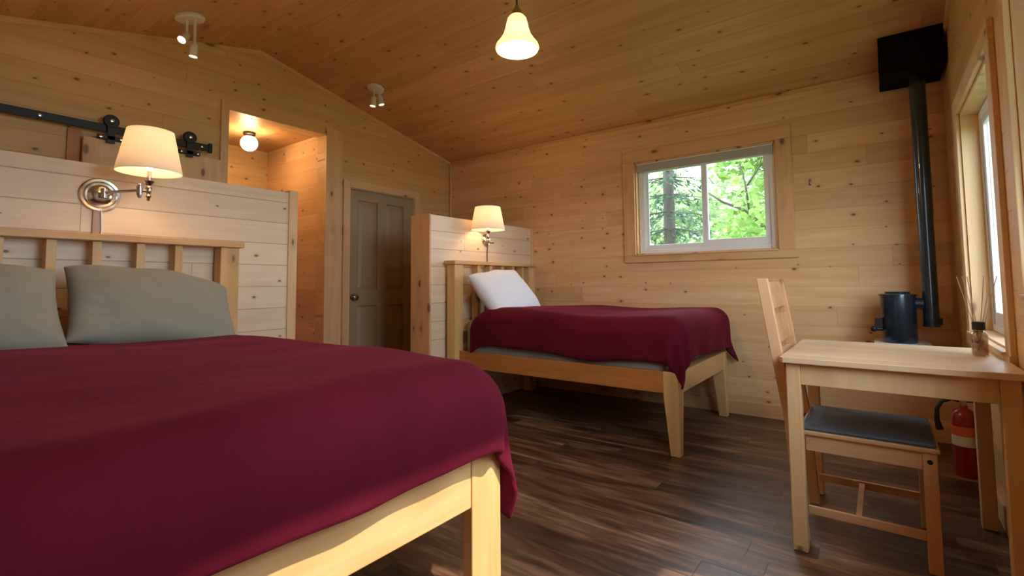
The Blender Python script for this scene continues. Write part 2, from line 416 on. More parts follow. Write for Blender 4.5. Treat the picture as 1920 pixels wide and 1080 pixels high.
# baseboards
structure(finish(MB().box(P2X, XR, YF-.016, YF, 0, .10), 'baseboard_back', M['trim_x'], bevel=.003))
structure(finish(MB().box(XR-.016, XR, W3[1]+.09, YF-.017, 0, .10), 'baseboard_right', M['trim_y'], bevel=.003))
mb = MB(); mb.box(XG, XG+.016, 3.60, YF-.021, 0, .10); mb.box(XG, XG+.016, YS, .73, 0, .10)
structure(finish(mb, 'baseboard_left', M['trim_y'], bevel=.003))

# ------------------------------------------------------------------ doors
def panel_door(name, x, y0, y1, z1):
    r = sempty(name, (x, y0, 0)); w = y1-y0
    mb = MB(); t0, t1 = x-.03, x
    cols = [(y0+.115, y0+w/2-.05), (y0+w/2+.05, y1-.115)]; rows = [(.20, .80), (.95, z1-.10)]
    mb.box(t0-.01, t0+.012, y0+.004, y1-.004, .006, z1-.004)             # core
    mb.box(t0, t1, y0+.004, cols[0][0], .006, z1-.004); mb.box(t0, t1, cols[0][1], cols[1][0], .006, z1-.004); mb.box(t0, t1, cols[1][1], y1-.004, .006, z1-.004)
    for c in cols:
        mb.box(t0, t1, c[0], c[1], .006, rows[0][0]); mb.box(t0, t1, c[0], c[1], rows[0][1], rows[1][0]); mb.box(t0, t1, c[0], c[1], rows[1][1], z1-.004)
        for a, b in rows:                                                    # raised field with sloping edge
            q0 = [(c[0]+.012, a+.012), (c[1]-.012, a+.012), (c[1]-.012, b-.012), (c[0]+.012, b-.012)]
            q1 = [(c[0]+.045, a+.045), (c[1]-.045, a+.045), (c[1]-.045, b-.045), (c[0]+.045, b-.045)]
            A = [mb.v((t0+.013, *q)) for q in q0]; B = [mb.v((t1-.006, *q)) for q in q1]
            mb.face(B)
            for i in range(4): mb.face([A[i], A[(i+1) % 4], B[(i+1) % 4], B[i]])
    finish(mb, 'door_leaf', M['door_paint'], r, bevel=.003)
    k = MB(); k.lathe([(.030,0),(.030,.006),(.011,.010),(.011,.032),(.024,.040),(.029,.052),(.026,.064),(.012,.070),(.001,.071)], (x+.0, y0+.062, .885), 'x', 24)
    finish(k, 'door_handle', M['nickel'], r, smooth=True)
    mb = MB(); mb.box(x-.07, x+.03, y0-.012, y0+.003, 0, z1); mb.box(x-.07, x+.03, y1-.003, y1+.012, 0, z1); mb.box(x-.07, x+.03, y0-.012, y1+.012, z1-.003, z1+.012)
    finish(mb, 'door_jamb', M['trim_z'], r)
    mb = MB(); X0, X1 = XG+.001, XG+.020
    mb.box(X0, X1, y0-.075, y0-.002, 0, z1+.072); mb.box(X0, X1, y1+.002, y1+.075, 0, z1+.072)
    finish(mb, 'door_casing', M['trim_z'], r, bevel=.003)
    mb = MB(); mb.box(X0, X1+.003, y0-.002, y1+.002, z1+.002, z1+.072); finish(mb, 'head_casing', M['trim_y'], r, bevel=.003)
    return r
panel_door('door_1', XG-.028, 2.736, 3.524, 1.905)
# sliding board door on its rail
D2 = sempty('door_2', (XG+.045, 1.2, 0))
mb = MB(); n = 6; y0, y1 = .80, 1.598
finish(MB().box(XG+.025, XG+.060, y0, y1, .02, 1.93), 'door_leaf', M['trim_z'], D2, bevel=.003)
for yc in (.93, 1.373):
    x = XG+.085
    h = MB(); h.box(x-.004, x+.004, yc-.021, yc+.021, 1.905, 2.045); h.box(x-.026, x+.004, yc-.066, yc+.066, 1.925, 1.952)
    h.lathe([(.001,-.004),(.040,-.004),(.040,.008),(.001,.008)], (x, yc, 2.045), 'x', 24)
    hg = finish(h, 'hanger', M['black_metal'], D2, smooth=True, bevel=.002)
    w = MB(); w.lathe([(.001,-.018),(.042,-.018),(.042,-.014),(.034,-.012),(.034,-.008),(.042,-.006),(.001,-.005)], (x, yc, 2.048), 'x', 24)
    finish(w, 'wheel', M['black_metal'], hg, smooth=True)
    b = MB(); b.lathe([(.001,0),(.012,0),(.011,.008),(.001,.010)], (x+.008, yc, 2.048), 'x', 12)
    for dy in (-.052, .052): b.lathe([(.001,0),(.009,0),(.008,.005),(.001,.006)], (x+.004, yc+dy, 1.938), 'x', 10)
    finish(b, 'bolt', M['nickel'], hg, smooth=True)
RL = thing('barn_door_rail', 'long flat black steel rail above the sliding pine door', 'door rail', (XG+.07, .5, 2.0))
finish(MB().box(XG+.062, XG+.072, YS+.05, 1.512, 1.975, 2.024), 'rail_bar', M['black_metal'], RL, bevel=.002)
for y in (.15, .60, 1.15, 1.455):
    finish(MB().lathe([(.013,0),(.013,.062)], (XG, y, 2.0), 'x', 12), 'spacer', M['black_metal'], RL, smooth=True)
    finish(MB().lathe([(.011,0),(.010,.006),(.001,.007)], (XG+.072, y, 2.0), 'x', 6), 'bolt_head', M['nickel'], RL)
finish(MB().box(XG+.060, XG+.082, 1.495, 1.520, 1.965, 2.034), 'end_stop', M['black_metal'], RL, bevel=.003)

# ------------------------------------------------------------------ windows
def slider_window(name, plane, a0, a1, z0, z1, wall, out, tw, tm, mull=None, sill_over=0.0, casing=.105, depth=.05):
    """plane 'x' or 'y': the wall's normal axis; wall = inner face; out = +1/-1 direction to the outside; a = along axis"""
    r = sempty(name, ((wall, (a0+a1)/2, z0) if plane == 'x' else ((a0+a1)/2, wall, z0)))
    def bx(mb, n0, n1, p0, p1, q0, q1):
        lo, hi = sorted((wall+out*n0, wall+out*n1))
        if plane == 'x': mb.box(lo, hi, p0, p1, q0, q1)
        else: mb.box(p0, p1, lo, hi, q0, q1)
    g = casing
    mb = MB(); bx(mb, -.018, 0, a0-g, a0, z0-.004, z1+.004); bx(mb, -.018, 0, a1, a1+g, z0-.004, z1+.004); finish(mb, 'side_casing', M[tw], r, bevel=.003)
    mb = MB(); bx(mb, -.020, 0, a0-g, a1+g, z1+.004, z1+g); finish(mb, 'head_casing', M[tm], r, bevel=.003)
    mb = MB(); bx(mb, -.022, 0, a0-g, a1+g+sill_over, z0-.065, z0-.004); bx(mb, -.030, .03, a0-.0, a1+.0, z0-.010, z0+.004); finish(mb, 'sill', M[tm], r, bevel=.003)
    mb = MB(); bx(mb, 0, .11, a0, a0+.012, z0, z1); bx(mb, 0, .11, a1-.012, a1, z0, z1); bx(mb, 0, .11, a0, a1, z0, z0+.012); bx(mb, 0, .11, a0, a1, z1-.012, z1)
    finish(mb, 'reveal', M[tw], r)
    # vinyl frame
    f = .042; b0, b1, c0, c1 = a0+.013, a1-.013, z0+.013, z1-.013
    mb = MB(); bx(mb, depth, depth+.05, b0, b0+f, c0, c1); bx(mb, depth, depth+.05, b1-f, b1, c0, c1); bx(mb, depth, depth+.05, b0+f, b1-f, c0, c0+f*.8); bx(mb, depth, depth+.05, b0+f, b1-f, c1-f, c1)
    fr = finish(mb, 'window_frame', M['vinyl'], r, bevel=.004)
    m = mull if mull else (a0+a1)/2
    s = .046
    for k, (u0, u1, dd) in enumerate(((b0+f, m+s/2, .022), (m-s/2, b1-f, .006))):
        mb = MB(); v0, v1 = c0+f*.8, c1-f
        n0, n1 = depth+dd, depth+dd+.016
        bx(mb, n0, n1, u0, u0+s*.8, v0, v1); bx(mb, n0, n1, u1-s*.8, u1, v0, v1); bx(mb, n0, n1, u0+s*.8, u1-s*.8, v0, v0+s*(.9+.4*k)); bx(mb, n0, n1, u0+s*.8, u1-s*.8, v1-s*.7, v1)
        sh = finish(mb, 'sash', M['vinyl'], r, bevel=.003)
        mb = MB(); bx(mb, n0+.006, n0+.010, u0+s*.8, u1-s*.8, v0+s*.9, v1-s*.7); finish(mb, 'pane', M['glass'], sh)
    return r
w1 = slider_window('window_1', 'y', W1[0], W1[1], W1[2], W1[3], YF, 1, 'trim_zx', 'trim_x', mull=-1.13, sill_over=.02)
w2 = slider_window('window_2', 'x', W2[0], W2[1], W2[2], W2[3], XR, 1, 'trim_z', 'trim_y', casing=.085, depth=.068)
w3 = slider_window('window_3', 'x', W3[0], W3[1], W3[2], W3[3], XR, 1, 'trim_z', 'trim_y', mull=1.88, casing=.075, depth=.062)
B1 = thing('roller_blind', 'rolled-up grey roller blind at the head of the far wall window', 'blind', ((W1[0]+W1[1])/2, YF+.03, W1[3]-.05))
finish(MB().lathe([(.024,0),(.024,1.055)], (W1[0]+.024, YF+.034, W1[3]-.042), 'x', 20), 'fabric_roll', M['blind'], B1, smooth=True)
finish(MB().box(W1[0]+.018, W1[1]-.018, YF+.004, YF+.010, W1[3]-.085, W1[3]-.022), 'fascia', M['blind'], B1, bevel=.002)
finish(MB().box(W1[0]+.016, W1[1]-.016, YF+.002, YF+.05, W1[3]-.022, W1[3]-.013), 'head_rail', M['white_paint'], B1, bevel=.002)
SUN_BLIND = thing('roller_blind', 'added grey blind trimming the sunlight outside the tall window at the right edge', 'blind', (XR+T+.03, 2.08, W3[3]+.06))  # blind added to cut off part of the sun
finish(MB().lathe([(.026,0),(.026,.52)], (XR+T+.03, 1.785, W3[3]+.06), 'y', 20), 'fabric_roll', M['blind'], SUN_BLIND, smooth=True)
finish(MB().box(XR+T+.020, XR+T+.023, 1.795, 2.295, 1.41, W3[3]+.06), 'fabric', M['blind'], SUN_BLIND)
finish(MB().box(XR+T+.016, XR+T+.027, 1.795, 2.295, 1.395, 1.412), 'bottom_bar', M['white_paint'], SUN_BLIND, bevel=.002)

# ------------------------------------------------------------------ cloth helpers
def drape(name, xh, xf, y0, y1, z, r, df, dyp, dyn, mat, label, seed=0, amp=.012, puff=.02, thick=.022, flare=.05, ripk=14, headr=.05, hemvar=.0, res=.028):
    """duvet on a mattress: head end xh (left), foot edge xf, sides y0..y1, drops df (foot), dyp (+y side), dyn (-y side)"""
    mb = MB(); q = r*PI/2
    ix0, ix1, iy0, iy1 = xh, xf-r, y0+r, y1-r
    sx0, sx1 = ix0, ix1+q+df-r; sy0, sy1 = iy0-(q+dyn-r), iy1+(q+dyp-r)
    nx = int((sx1-sx0)/res); ny = int((sy1-sy0)/res); G = []
    for i in range(nx+1):
        row = []
        for j in range(ny+1):
            sx = sx0+(sx1-sx0)*i/nx; sy = sy0+(sy1-sy0)*j/ny
            cx = min(max(sx, ix0), ix1); cy = min(max(sy, iy0), iy1); ox, oy = sx-cx, sy-cy; L = math.hypot(ox, oy)
            n1 = noise.noise(Vector((sx*1.6+seed, sy*1.6, seed))); n2 = noise.noise(Vector((sx*5+seed, sy*5, 3+seed)))
            zz = z + puff*n1 + amp*.5*n2
            e = min(1, (sx-sx0)/.16); zz -= headr*(1-math.sin(e*PI/2))
            x, y = cx, cy
            if L > 1e-6:
                nxv, nyv = ox/L, oy/L
                hem = 1+hemvar*noise.noise(Vector((sx*2.2, sy*2.2, 9+seed)))
                L *= hem
                if L < q: h = r*math.sin(L/r); d = r*(1-math.cos(L/r))
                else:
                    dd = L-q; ang = (sx if abs(oy) > abs(ox) else sy)
                    corner = min(abs(nxv), abs(nyv))*1.4
                    rip = (math.sin(ang*ripk+seed+2*n1) + .5*math.sin(ang*ripk*2.3+1+seed))*amp*min(1, dd/.15)*(1+2.0*corner)
                    if corner > .05: rip += math.sin(math.atan2(abs(oy), abs(ox))*9+seed)*.02*corner*min(1, dd/.12)
                    h = r+(.015+(flare-.015)*corner)*dd+rip; d = r+dd
                x += nxv*h; y += nyv*h; zz -= d
            row.append(mb.v((x, y, zz)))
        G.append(row)
    for i in range(nx):
        for j in range(ny): mb.face([G[i][j], G[i+1][j], G[i+1][j+1], G[i][j+1]])
    o = finish(mb, name, mat, None, origin=((xh+xf)/2, (y0+y1)/2, z-.3), smooth='all')
    s = o.modifiers.new('solid', 'SOLIDIFY'); s.thickness = thick; s.offset = -1; s.use_rim = True
    s = o.modifiers.new('sub', 'SUBSURF'); s.levels = 1; s.render_levels = 1
    return tag(o, label, 'duvet')

def pillow(name, c, w, h, t, X, Z, mat, label, seed=0, group=None, sag=.03, fold=False):
    """X: unit vector of the long side, Z: unit vector of the short side"""
    X = Vector(X).normalized(); Z = Vector(Z).normalized(); N = X.cross(Z).normalized(); Z = N.cross(X)
    mb = MB(); n, m = 34, 24; c = Vector(c); S = []
    for side in (1, -1):
        G = []
        for i in range(n+1):
            row = []
            for j in range(m+1):
                u = -1+2*i/n; v = -1+2*j/m
                a = max(0, 1-abs(u)**2.6); b = max(0, 1-abs(v)**2.6)
                th = (a*b)**.42
                pin = 1-.055*(1-v*v)*(abs(u)**3); pin2 = 1-.02*(1-u*u) + .035*noise.noise(Vector((u*2.5+seed, v, 2)))
                nn = noise.noise(Vector((u*1.8+seed, v*1.8, side*2+seed)))*.16 + noise.noise(Vector((u*5, v*5+seed, side)))*.05
                wr = noise.noise(Vector((u*2.2+seed, v*9+u*3, 5+seed)))*.10*(.4+abs(u)) + noise.noise(Vector((u*9+v*4, v*2.5+seed, 11)))*.07*(1-v*.5)
                ed = th*(1+nn+wr)
                p = c + X*(u*w/2*pin) + Z*(v*h/2*pin2 - sag*(u*u)*(.5+v*.5)*(1.5 if u > 0 else .5)) + N*(side*t/2*ed + .012*math.sin(u*7+seed)*(1-th)*(1 if side else 1))
                row.append(mb.v(p))
            G.append(row)
        for i in range(n):
            for j in range(m):
                f = [G[i][j], G[i+1][j], G[i+1][j+1], G[i][j+1]]; mb.face(f if side == 1 else f[::-1])
        S.append(G)
    bmesh.ops.remove_doubles(mb.bm, verts=mb.bm.verts, dist=1e-4)
    # sewn flange along the rim
    lo = min(v.co.z for v in mb.bm.verts)
    o = finish(mb, name, mat, None, origin=(c.x, c.y, lo), smooth='all', sub=1)
    return tag(o, label, 'pillow', group)

# ------------------------------------------------------------------ queen bed
def bed(name, label, head_x, foot_x, y0, y1, hb_y1, hb_z, rail_z, post, slat_ys, slat_w, hpost_w, hb_y0=None, leg_w=.14, leg_t=.04, top_t=.035):
    hb_y0 = y0 if hb_y0 is None else hb_y0
    r = thing(name, label, 'bed', ((head_x+foot_x)/2, (y0+y1)/2, 0))
    hx0, hx1 = head_x-.085, head_x-.0
    for ya in (hb_y0, hb_y1-hpost_w):
        finish(MB().box(hx0, hx1, ya, ya+hpost_w, 0, hb_z-top_t), 'headboard_post', M['bed_z'], r, bevel=.004)
    finish(MB().box(hx0-.012, hx1+.022, hb_y0-.02, hb_y1+.02, hb_z-top_t, hb_z), 'headboard_cap', M['bed_y'], r, bevel=.005)
    finish(MB().box(hx0+.022, hx1-.022, hb_y0+hpost_w, hb_y1-hpost_w, hb_z-.67 if hb_z > 1.2 else .62, hb_z-.57 if hb_z > 1.2 else .70), 'headboard_rail', M['bed_y'], r, bevel=.004)
    for y in slat_ys:
        finish(MB().box(hx0+.005, hx1-.012, y, y+slat_w, .60, hb_z-top_t), 'headboard_slat', M['bed_z'], r, bevel=.003)
    for ya in (y0, y1-.034):
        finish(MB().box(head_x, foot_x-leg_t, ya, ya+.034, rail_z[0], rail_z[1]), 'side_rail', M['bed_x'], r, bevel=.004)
    finish(MB().box(foot_x-leg_t, foot_x-.002, y0+leg_w, y1-leg_w, rail_z[0], rail_z[1]), 'foot_rail', M['bed_y'], r, bevel=.004)
    for ya, s in ((y0, 1), (y1-leg_w, -1)):
        mb = MB()
        if post == 'wide': mb.box(foot_x-leg_t, foot_x+.002, ya, ya+leg_w, 0, rail_z[1])
        else:                                                    # two boards meeting in an L, tapering downwards
            mb.box(foot_x-leg_t, foot_x, ya, ya+leg_w, rail_z[0]-.01, rail_z[1])
            a = ya if s == 1 else ya+leg_w; q = .62
            z1 = rail_z[0]-.01
            lo = [(foot_x-leg_t*q, a), (foot_x, a), (foot_x, a+s*leg_w*q), (foot_x-leg_t*q, a+s*leg_w*q)]
            hi = [(foot_x-leg_t, a), (foot_x, a), (foot_x, a+s*leg_w), (foot_x-leg_t, a+s*leg_w)]
            A = [mb.v((*p, 0)) for p in lo]; B = [mb.v((*p, z1)) for p in hi]; mb.face(A); mb.face(B)
            for i in range(4): mb.face([A[i], A[(i+1) % 4], B[(i+1) % 4], B[i]])
        finish(mb, 'leg', M['bed_z'], r, bevel=.004)
    mb = MB(); n = 9
    for i in range(n):
        xx = head_x+.12+(foot_x-head_x-.3)*i/(n-1); mb.box(xx-.035, xx+.035, y0+.036, y1-.036, rail_z[0]+.055, rail_z[0]+.073)
    finish(mb, 'bed_slats', M['bed_y'], r)
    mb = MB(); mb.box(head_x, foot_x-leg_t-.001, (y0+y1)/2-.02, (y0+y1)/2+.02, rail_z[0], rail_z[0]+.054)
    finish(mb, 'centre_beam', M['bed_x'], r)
    return r
bed('queen_bed', 'large pine bed with slatted headboard and broad foot posts, nearest the camera', -3.115, -1.02, -.25, 1.285, 1.395, 1.264, (.325,.468), 'wide',
    [.53-.177*k for k in range(4, 0, -1)] + [.53, .70, .882, 1.058], .038, .105, hb_y0=-.36, leg_w=.138, leg_t=.038)
def mattress(name, label, x0, x1, y0, y1, z0, z1, mat):
    mb = MB(); mb.box(x0, x1, y0, y1, z0, z1)
    o = finish(mb, name, mat, None, origin=((x0+x1)/2, (y0+y1)/2, z0), smooth=True)
    b = o.modifiers.new('bevel', 'BEVEL'); b.width = .045; b.segments = 4
    return tag(o, label, 'mattress')
mattress('mattress', 'thick grey mattress on the large near bed, under the burgundy duvet', -3.09, -1.065, -.205, 1.24, .40, .675, M['mattress'])
drape('duvet', -2.98, -.955, -.30, 1.345, .757, .17, .27, .43, .34, M['duvet'], 'wide burgundy duvet over the large near bed, its corner hanging by the foot post', seed=1.0, amp=.008, puff=.022, thick=.02, flare=.09, ripk=11, hemvar=.05)
lean = (-.62, 0, .78)
pillow('pillow', (-2.83, .885, .905), .70, .44, .19, (0,1,-.10), (-.60,0,.80), M['grey_linen'], 'grey pillow leaning on the large headboard, beside its outer post', 1.0, sag=.05)
pillow('pillow', (-2.79, .160, .915), .77, .44, .20, (0,1,.02), (-.60,0,.80), M['grey_linen'], 'grey pillow at the left edge of the photo, on the large bed', 4.0, sag=.02)

# ------------------------------------------------------------------ single bed
bed('single_bed', 'narrow pine bed with tapered legs standing along the far wall', -2.675, -.965, 2.865, 3.975, 3.93, 1.185, (.352,.478), 'taper',
    [3.105, 3.265, 3.425, 3.585, 3.735], .032, .10, hb_y0=2.815, leg_w=.09, leg_t=.09, top_t=.03)
mattress('mattress', 'grey mattress on the narrow bed by the far wall', -2.645, -1.065, 2.905, 3.935, .43, .70, M['mattress'])
drape('duvet', -2.55, -.925, 2.845, 4.03, .80, .11, .275, .26, .275, M['duvet'], 'burgundy duvet on the narrow bed under the window', seed=7.0, amp=.008, puff=.03, thick=.02, flare=.14, ripk=9, headr=.06, hemvar=.12)
pillow('pillow', (-2.46, 3.18, .925), .60, .46, .18, (.0,1,.10), (-.60,0,.74), M['white_linen'], 'white pillow leaning on the slatted headboard of the narrow bed', 8.0, sag=.02)

# ------------------------------------------------------------------ wall lamps
def wall_lamp(name, label, wx, y, z, sx, sy, sz, R0, R1, H, plate, arm=True, group='wall lamps with ivory shades'):
    """plate on wall x=wx at (y,z); shade axis (sx,sy), bottom rim at sz"""
    r = thing(name, label, 'wall lamp', (wx, y, z), group)
    p = MB(); a = plate
    p.lathe([(a,0),(a,.006),(a*.93,.012),(a*.80,.010),(a*.72,.016),(a*.60,.014),(a*.50,.020),(a*.36,.024),(.001,.028)], (wx, y, z), 'x', 40)
    finish(p, 'back_plate', M['chrome'], r, smooth=True)
    mb = MB()
    if arm:
        mb.tube([(wx+.02, y, z), (wx+.075, y, z)], .012, 12); mb.tube([(wx+.075, y, z-.022), (wx+.075, y, z+.024)], .015, 14)
        mb.tube([(wx+.075, y, z+.006), (sx-.01, sy-.035, z+.006)], .0075, 10)
        mb.tube([(sx-.01, sy-.035, z-.016), (sx-.01, sy-.035, z+.028)], .014, 14); mb.sphere((sx-.01, sy-.035, z+.034), .010, 12, 8); mb.sphere((sx-.01, sy-.035, z-.022), .010, 12, 8)
        mb.tube([(sx-.01, sy-.035, z+.006), (sx, sy, z+.006)], .007, 10)
    else:
        mb.tube([(wx+.02, y, z), (wx+.09, y, z-.03), (sx-.03, sy, z-.035), (sx, sy, z-.01)], .007, 10)
    finish(mb, 'swing_arm', M['nickel'], r, smooth=True)
    b = MB(); b.lathe([(.001,-.045),(.008,-.040),(.006,-.032),(.013,-.020),(.008,-.008),(.012,.004),(.014,.020),(.008,.034),(.022,.052),(.024,.058),(.010,.062),(.010,max(.07, sz-z+.01)),(.001,max(.07, sz-z+.012))], (sx, sy, z), 'z', 20)
    finish(b, 'lamp_holder', M['nickel'], r, smooth=True)
    s = MB(); s.lathe([(R0,0),(R0*.999,.004),(R1,H),(R1-.002,H),(R0-.003,.002)], (sx, sy, sz), 'z', 44, closed=True)
    sh = finish(s, 'lamp_shade', M['shade'], r, smooth=True)
    w = MB()
    for k in range(3):
        an = k*2*PI/3+.5; w.tube([(sx, sy, sz+H-.02), (sx+math.cos(an)*(R1-.002), sy+math.sin(an)*(R1-.002), sz+H-.006)], .0015, 6)
    finish(w, 'shade_spider', M['nickel'], sh)
    bb = MB(); bb.lathe([(.001,0),(.013,.002),(.013,.028),(.028,.060),(.030,.078),(.022,.098),(.001,.106)], (sx, sy, sz+.012), 'z', 20)
    finish(bb, 'bulb', M['bulb'], r, smooth=True)
    l = bpy.data.lights.new('lamp_light', 'POINT'); l.energy = LAMP; l.color = (1,.66,.36); l.shadow_soft_size = .035
    lo = bpy.data.objects.new('lamp_light', l); COL.objects.link(lo); lo.location = (sx, sy, sz+H*.74)
    bb = None
    return r
LAMP = 4.0
l1 = wall_lamp('wall_lamp', 'swing-arm wall lamp with ivory shade above the large bed', P1X+.0, .742, 1.475, -2.95, .872, 1.575, .142, .100, .215, .088)
cc = MB(); cc.box(P1X+.0005, P1X+.012, .715, .752, 1.225, 1.392); finish(cc, 'cord_channel', M['cordcover'], l1, bevel=.002)
finish(MB().tube([(P1X+.016, .748, 1.39), (P1X+.016, .752, 1.30), (P1X+.016, .748, 1.225)], .0035, 8), 'cord', M['white_cord'], l1, smooth=True)
l2 = wall_lamp('wall_lamp', 'small wall lamp with ivory shade above the narrow bed', P2X, 3.34, 1.385, -2.655, 3.20, 1.452, .145, .108, .195, .055, arm=False)
finish(MB().tube([(P2X+.008, 3.36, 1.335), (P2X+.006, 3.355, 1.25), (P2X+.006, 3.36, 1.16)], .004, 8), 'cord', M['black_cord'], l2, smooth=True)

# ------------------------------------------------------------------ ceiling lights
PX, PY = -1.374, 1.888
p = thing('pendant_light', 'small bell-shaped glass pendant hanging from the ridge', 'pendant light', (PX, PY, 2.12))
finish(MB().tube([(PX, PY, 2.345), (PX, PY, 2.88)], .0045, 8), 'cord', M['black_cord'], p, smooth=True)
finish(MB().lathe([(.055,0),(.055,-.012),(.040,-.026),(.010,-.034),(.001,-.034)], (PX, PY, ZRI-.004), 'z', 28), 'canopy', M['white_paint'], p, smooth=True)
finish(MB().lathe([(.001,.062),(.009,.058),(.013,.045),(.024,.030),(.030,.004),(.028,0),(.001,0)], (PX, PY, 2.302), 'z', 24), 'socket_cap', M['nickel'], p, smooth=True)
bell = [(.034,.172),(.046,.158),(.052,.135),(.058,.105),(.068,.075),(.085,.048),(.102,.026),(.107,.010),(.103,0)]
bi = [(r-.003, h) for r, h in bell[::-1]]
finish(MB().lathe(bell+bi, (PX, PY, 2.135), 'z', 44, closed=True), 'glass_shade', M['milk'], p, smooth=True)
finish(MB().lathe([(.001,0),(.020,.010),(.030,.032),(.026,.055),(.014,.080),(.013,.120),(.001,.122)], (PX, PY, 2.165), 'z', 20), 'bulb', M['bulb'], p, smooth=True)
def pl(loc, e, col=(1,.68,.38), r=.04, name='lamp_light'):
    l = bpy.data.lights.new(name, 'POINT'); l.energy = e; l.color = col; l.shadow_soft_size = r
    o = bpy.data.objects.new(name, l); COL.objects.link(o); o.location = loc; return o
pl((PX, PY, 2.15), 17)
GX, GY = -4.44, 2.045
g = thing('globe_light', 'round white globe ceiling light glowing in the hallway', 'ceiling light', (GX, GY, 2.19))
finish(MB().lathe([(.050,0),(.050,-.018),(.042,-.026),(.042,-.040),(.001,-.040)], (GX, GY, ALC_Z-.001), 'z', 28), 'fitting', M['black_metal'], g, smooth=True)
finish(MB().sphere((GX, GY, 2.262), .070, 28, 16), 'glass_globe', M['globe'], g, smooth='all')
pl((GX+.085, GY-.05, 2.22), 7, (1,.58,.26), .05)
def spot(name, label, x, y, dirs, R):
    zc = roofz(y); s = (-SLR if y > YRI else SLL); nrm = Vector((0, s, -1)).normalized()
    r = thing(name, label, 'spotlight', (x, y, zc-.25), 'white ceiling spotlights')
    T = Matrix.Translation((x, y, zc)) @ Vector((0,0,-1)).rotation_difference(nrm).to_matrix().to_4x4()
    mb = MB(); mb.T = T; mb.lathe([(R,0),(R,-.014),(R*.9,-.022),(.001,-.024)], (0,0,0), 'z', 32); finish(mb, 'canopy', M['white_paint'], r, smooth=True)
    for (dx, dy, d, hh) in dirs:
        base = Vector((x+dx, y+dy, zc-.022)); joint = base + Vector((0, 0, -hh))
        mb = MB(); mb.tube([base, joint], .008, 10); mb.sphere(joint, .013, 12, 8)
        dv = Vector(d).normalized(); e = joint + dv*.075; st = joint - dv*.012
        mb.tube([st, st+dv*.012, st+dv*.05, e], [.013, .021, .024, .025], 18, cap=False)
        mb.tube([st-dv*.001, st+dv*.0005], .014, 12)
        hd = finish(mb, 'lamp_head', M['white_paint'], r, smooth=True)
        mb = MB(); mb.tube([e-dv*.012, e-dv*.008], .023, 18); finish(mb, 'lamp_face', M['bulb_dim'], hd)
spot('ceiling_spotlight', 'white two-headed ceiling spotlight above the sliding door rail', -3.50, 1.22, [(.035, .02, (-.05,-.05,-.9), .17), (-.01, -.01, (.35,-.45,-.65), .10)], .085)
spot('ceiling_spotlight', 'white two-headed ceiling spotlight on the far slope of the ceiling', -3.47, 2.66, [(.02, -.035, (-.05,-.10,-.9), .085), (.01, .035, (.15,.12,-.85), .05)], .072)

# ------------------------------------------------------------------ stove
ST = thing('wood_stove', 'small black cylindrical stove with tall flue pipe by the far wall', 'stove', (.068, 3.86, .60))
sx, sy = .068, 3.86
b = MB(); b.lathe([(.001,.62),(.084,.62),(.089,.628),(.089,.905),(.096,.906),(.096,.914),(.085,.918),(.001,.922)], (sx, sy, 0), 'z', 44)
finish(b, 'stove_body', M['stove'], ST, smooth=True)
finish(MB().lathe([(.062,0),(.064,.006),(.060,.010),(.001,.012)], (sx, sy, .920), 'z', 32), 'top_lid', M['stove'], ST, smooth=True)
fl = MB(); fl.tube([(.222, sy, .725), (.222, sy, 1.42)], .039, 28); fl.tube([(.222, sy, 1.40), (.222, sy, 2.27)], .041, 28)
fl.tube([(.222, sy, .722), (.222, sy, .745)], .042, 28)
finish(fl, 'flue_pipe', M['stove'], ST, smooth=True)
e = MB(); e.tube([(sx+.075, sy, .858), (.19, sy, .858)], .030, 24); e.tube([(sx+.082, sy, .858), (sx+.105, sy, .858)], .036, 24); e.tube([(.165, sy, .858), (.19, sy, .858)], .035, 24)
finish(e, 'flue_tee', M['stove'], ST, smooth=True)
finish(MB().tube([(.262, sy-.01, .735), (.262, sy-.01, .775)], .010, 12).box(.236, .262, sy-.018, sy-.008, .735, .748), 'damper_clip', M['black_metal'], ST, smooth=True)
d = MB(); d.tube([(sx-.085, sy-.03, .70), (sx-.118, sy-.045, .70)], .012, 12); d.sphere((sx-.125, sy-.05, .70), .018, 14, 10); d.box(sx-.120, sx-.080, sy-.04, sy-.02, .715, .765)
finish(d, 'damper_knob', M['black_metal'], ST, smooth=True)
br = MB(); br.box(-.06, .215, sy-.10, YF-.002, .600, .620); br.box(-.05, -.03, sy-.06, YF-.002, .50, .600); br.box(.18, .20, sy-.06, YF-.002, .50, .600)
finish(br, 'wall_bracket', M['vinyl'], ST, bevel=.003)
tb = MB(); y0, y1 = 3.70, 4.03; x0, x1 = .040, .345
tb.prism([(y0, 2.245), (y1, 2.245), (y1, roofz(y1)-.002), (y0, roofz(y0)-.002)], 0, x0, x1)
finish(tb, 'ceiling_support_box', M['thimble'], ST, bevel=.003)

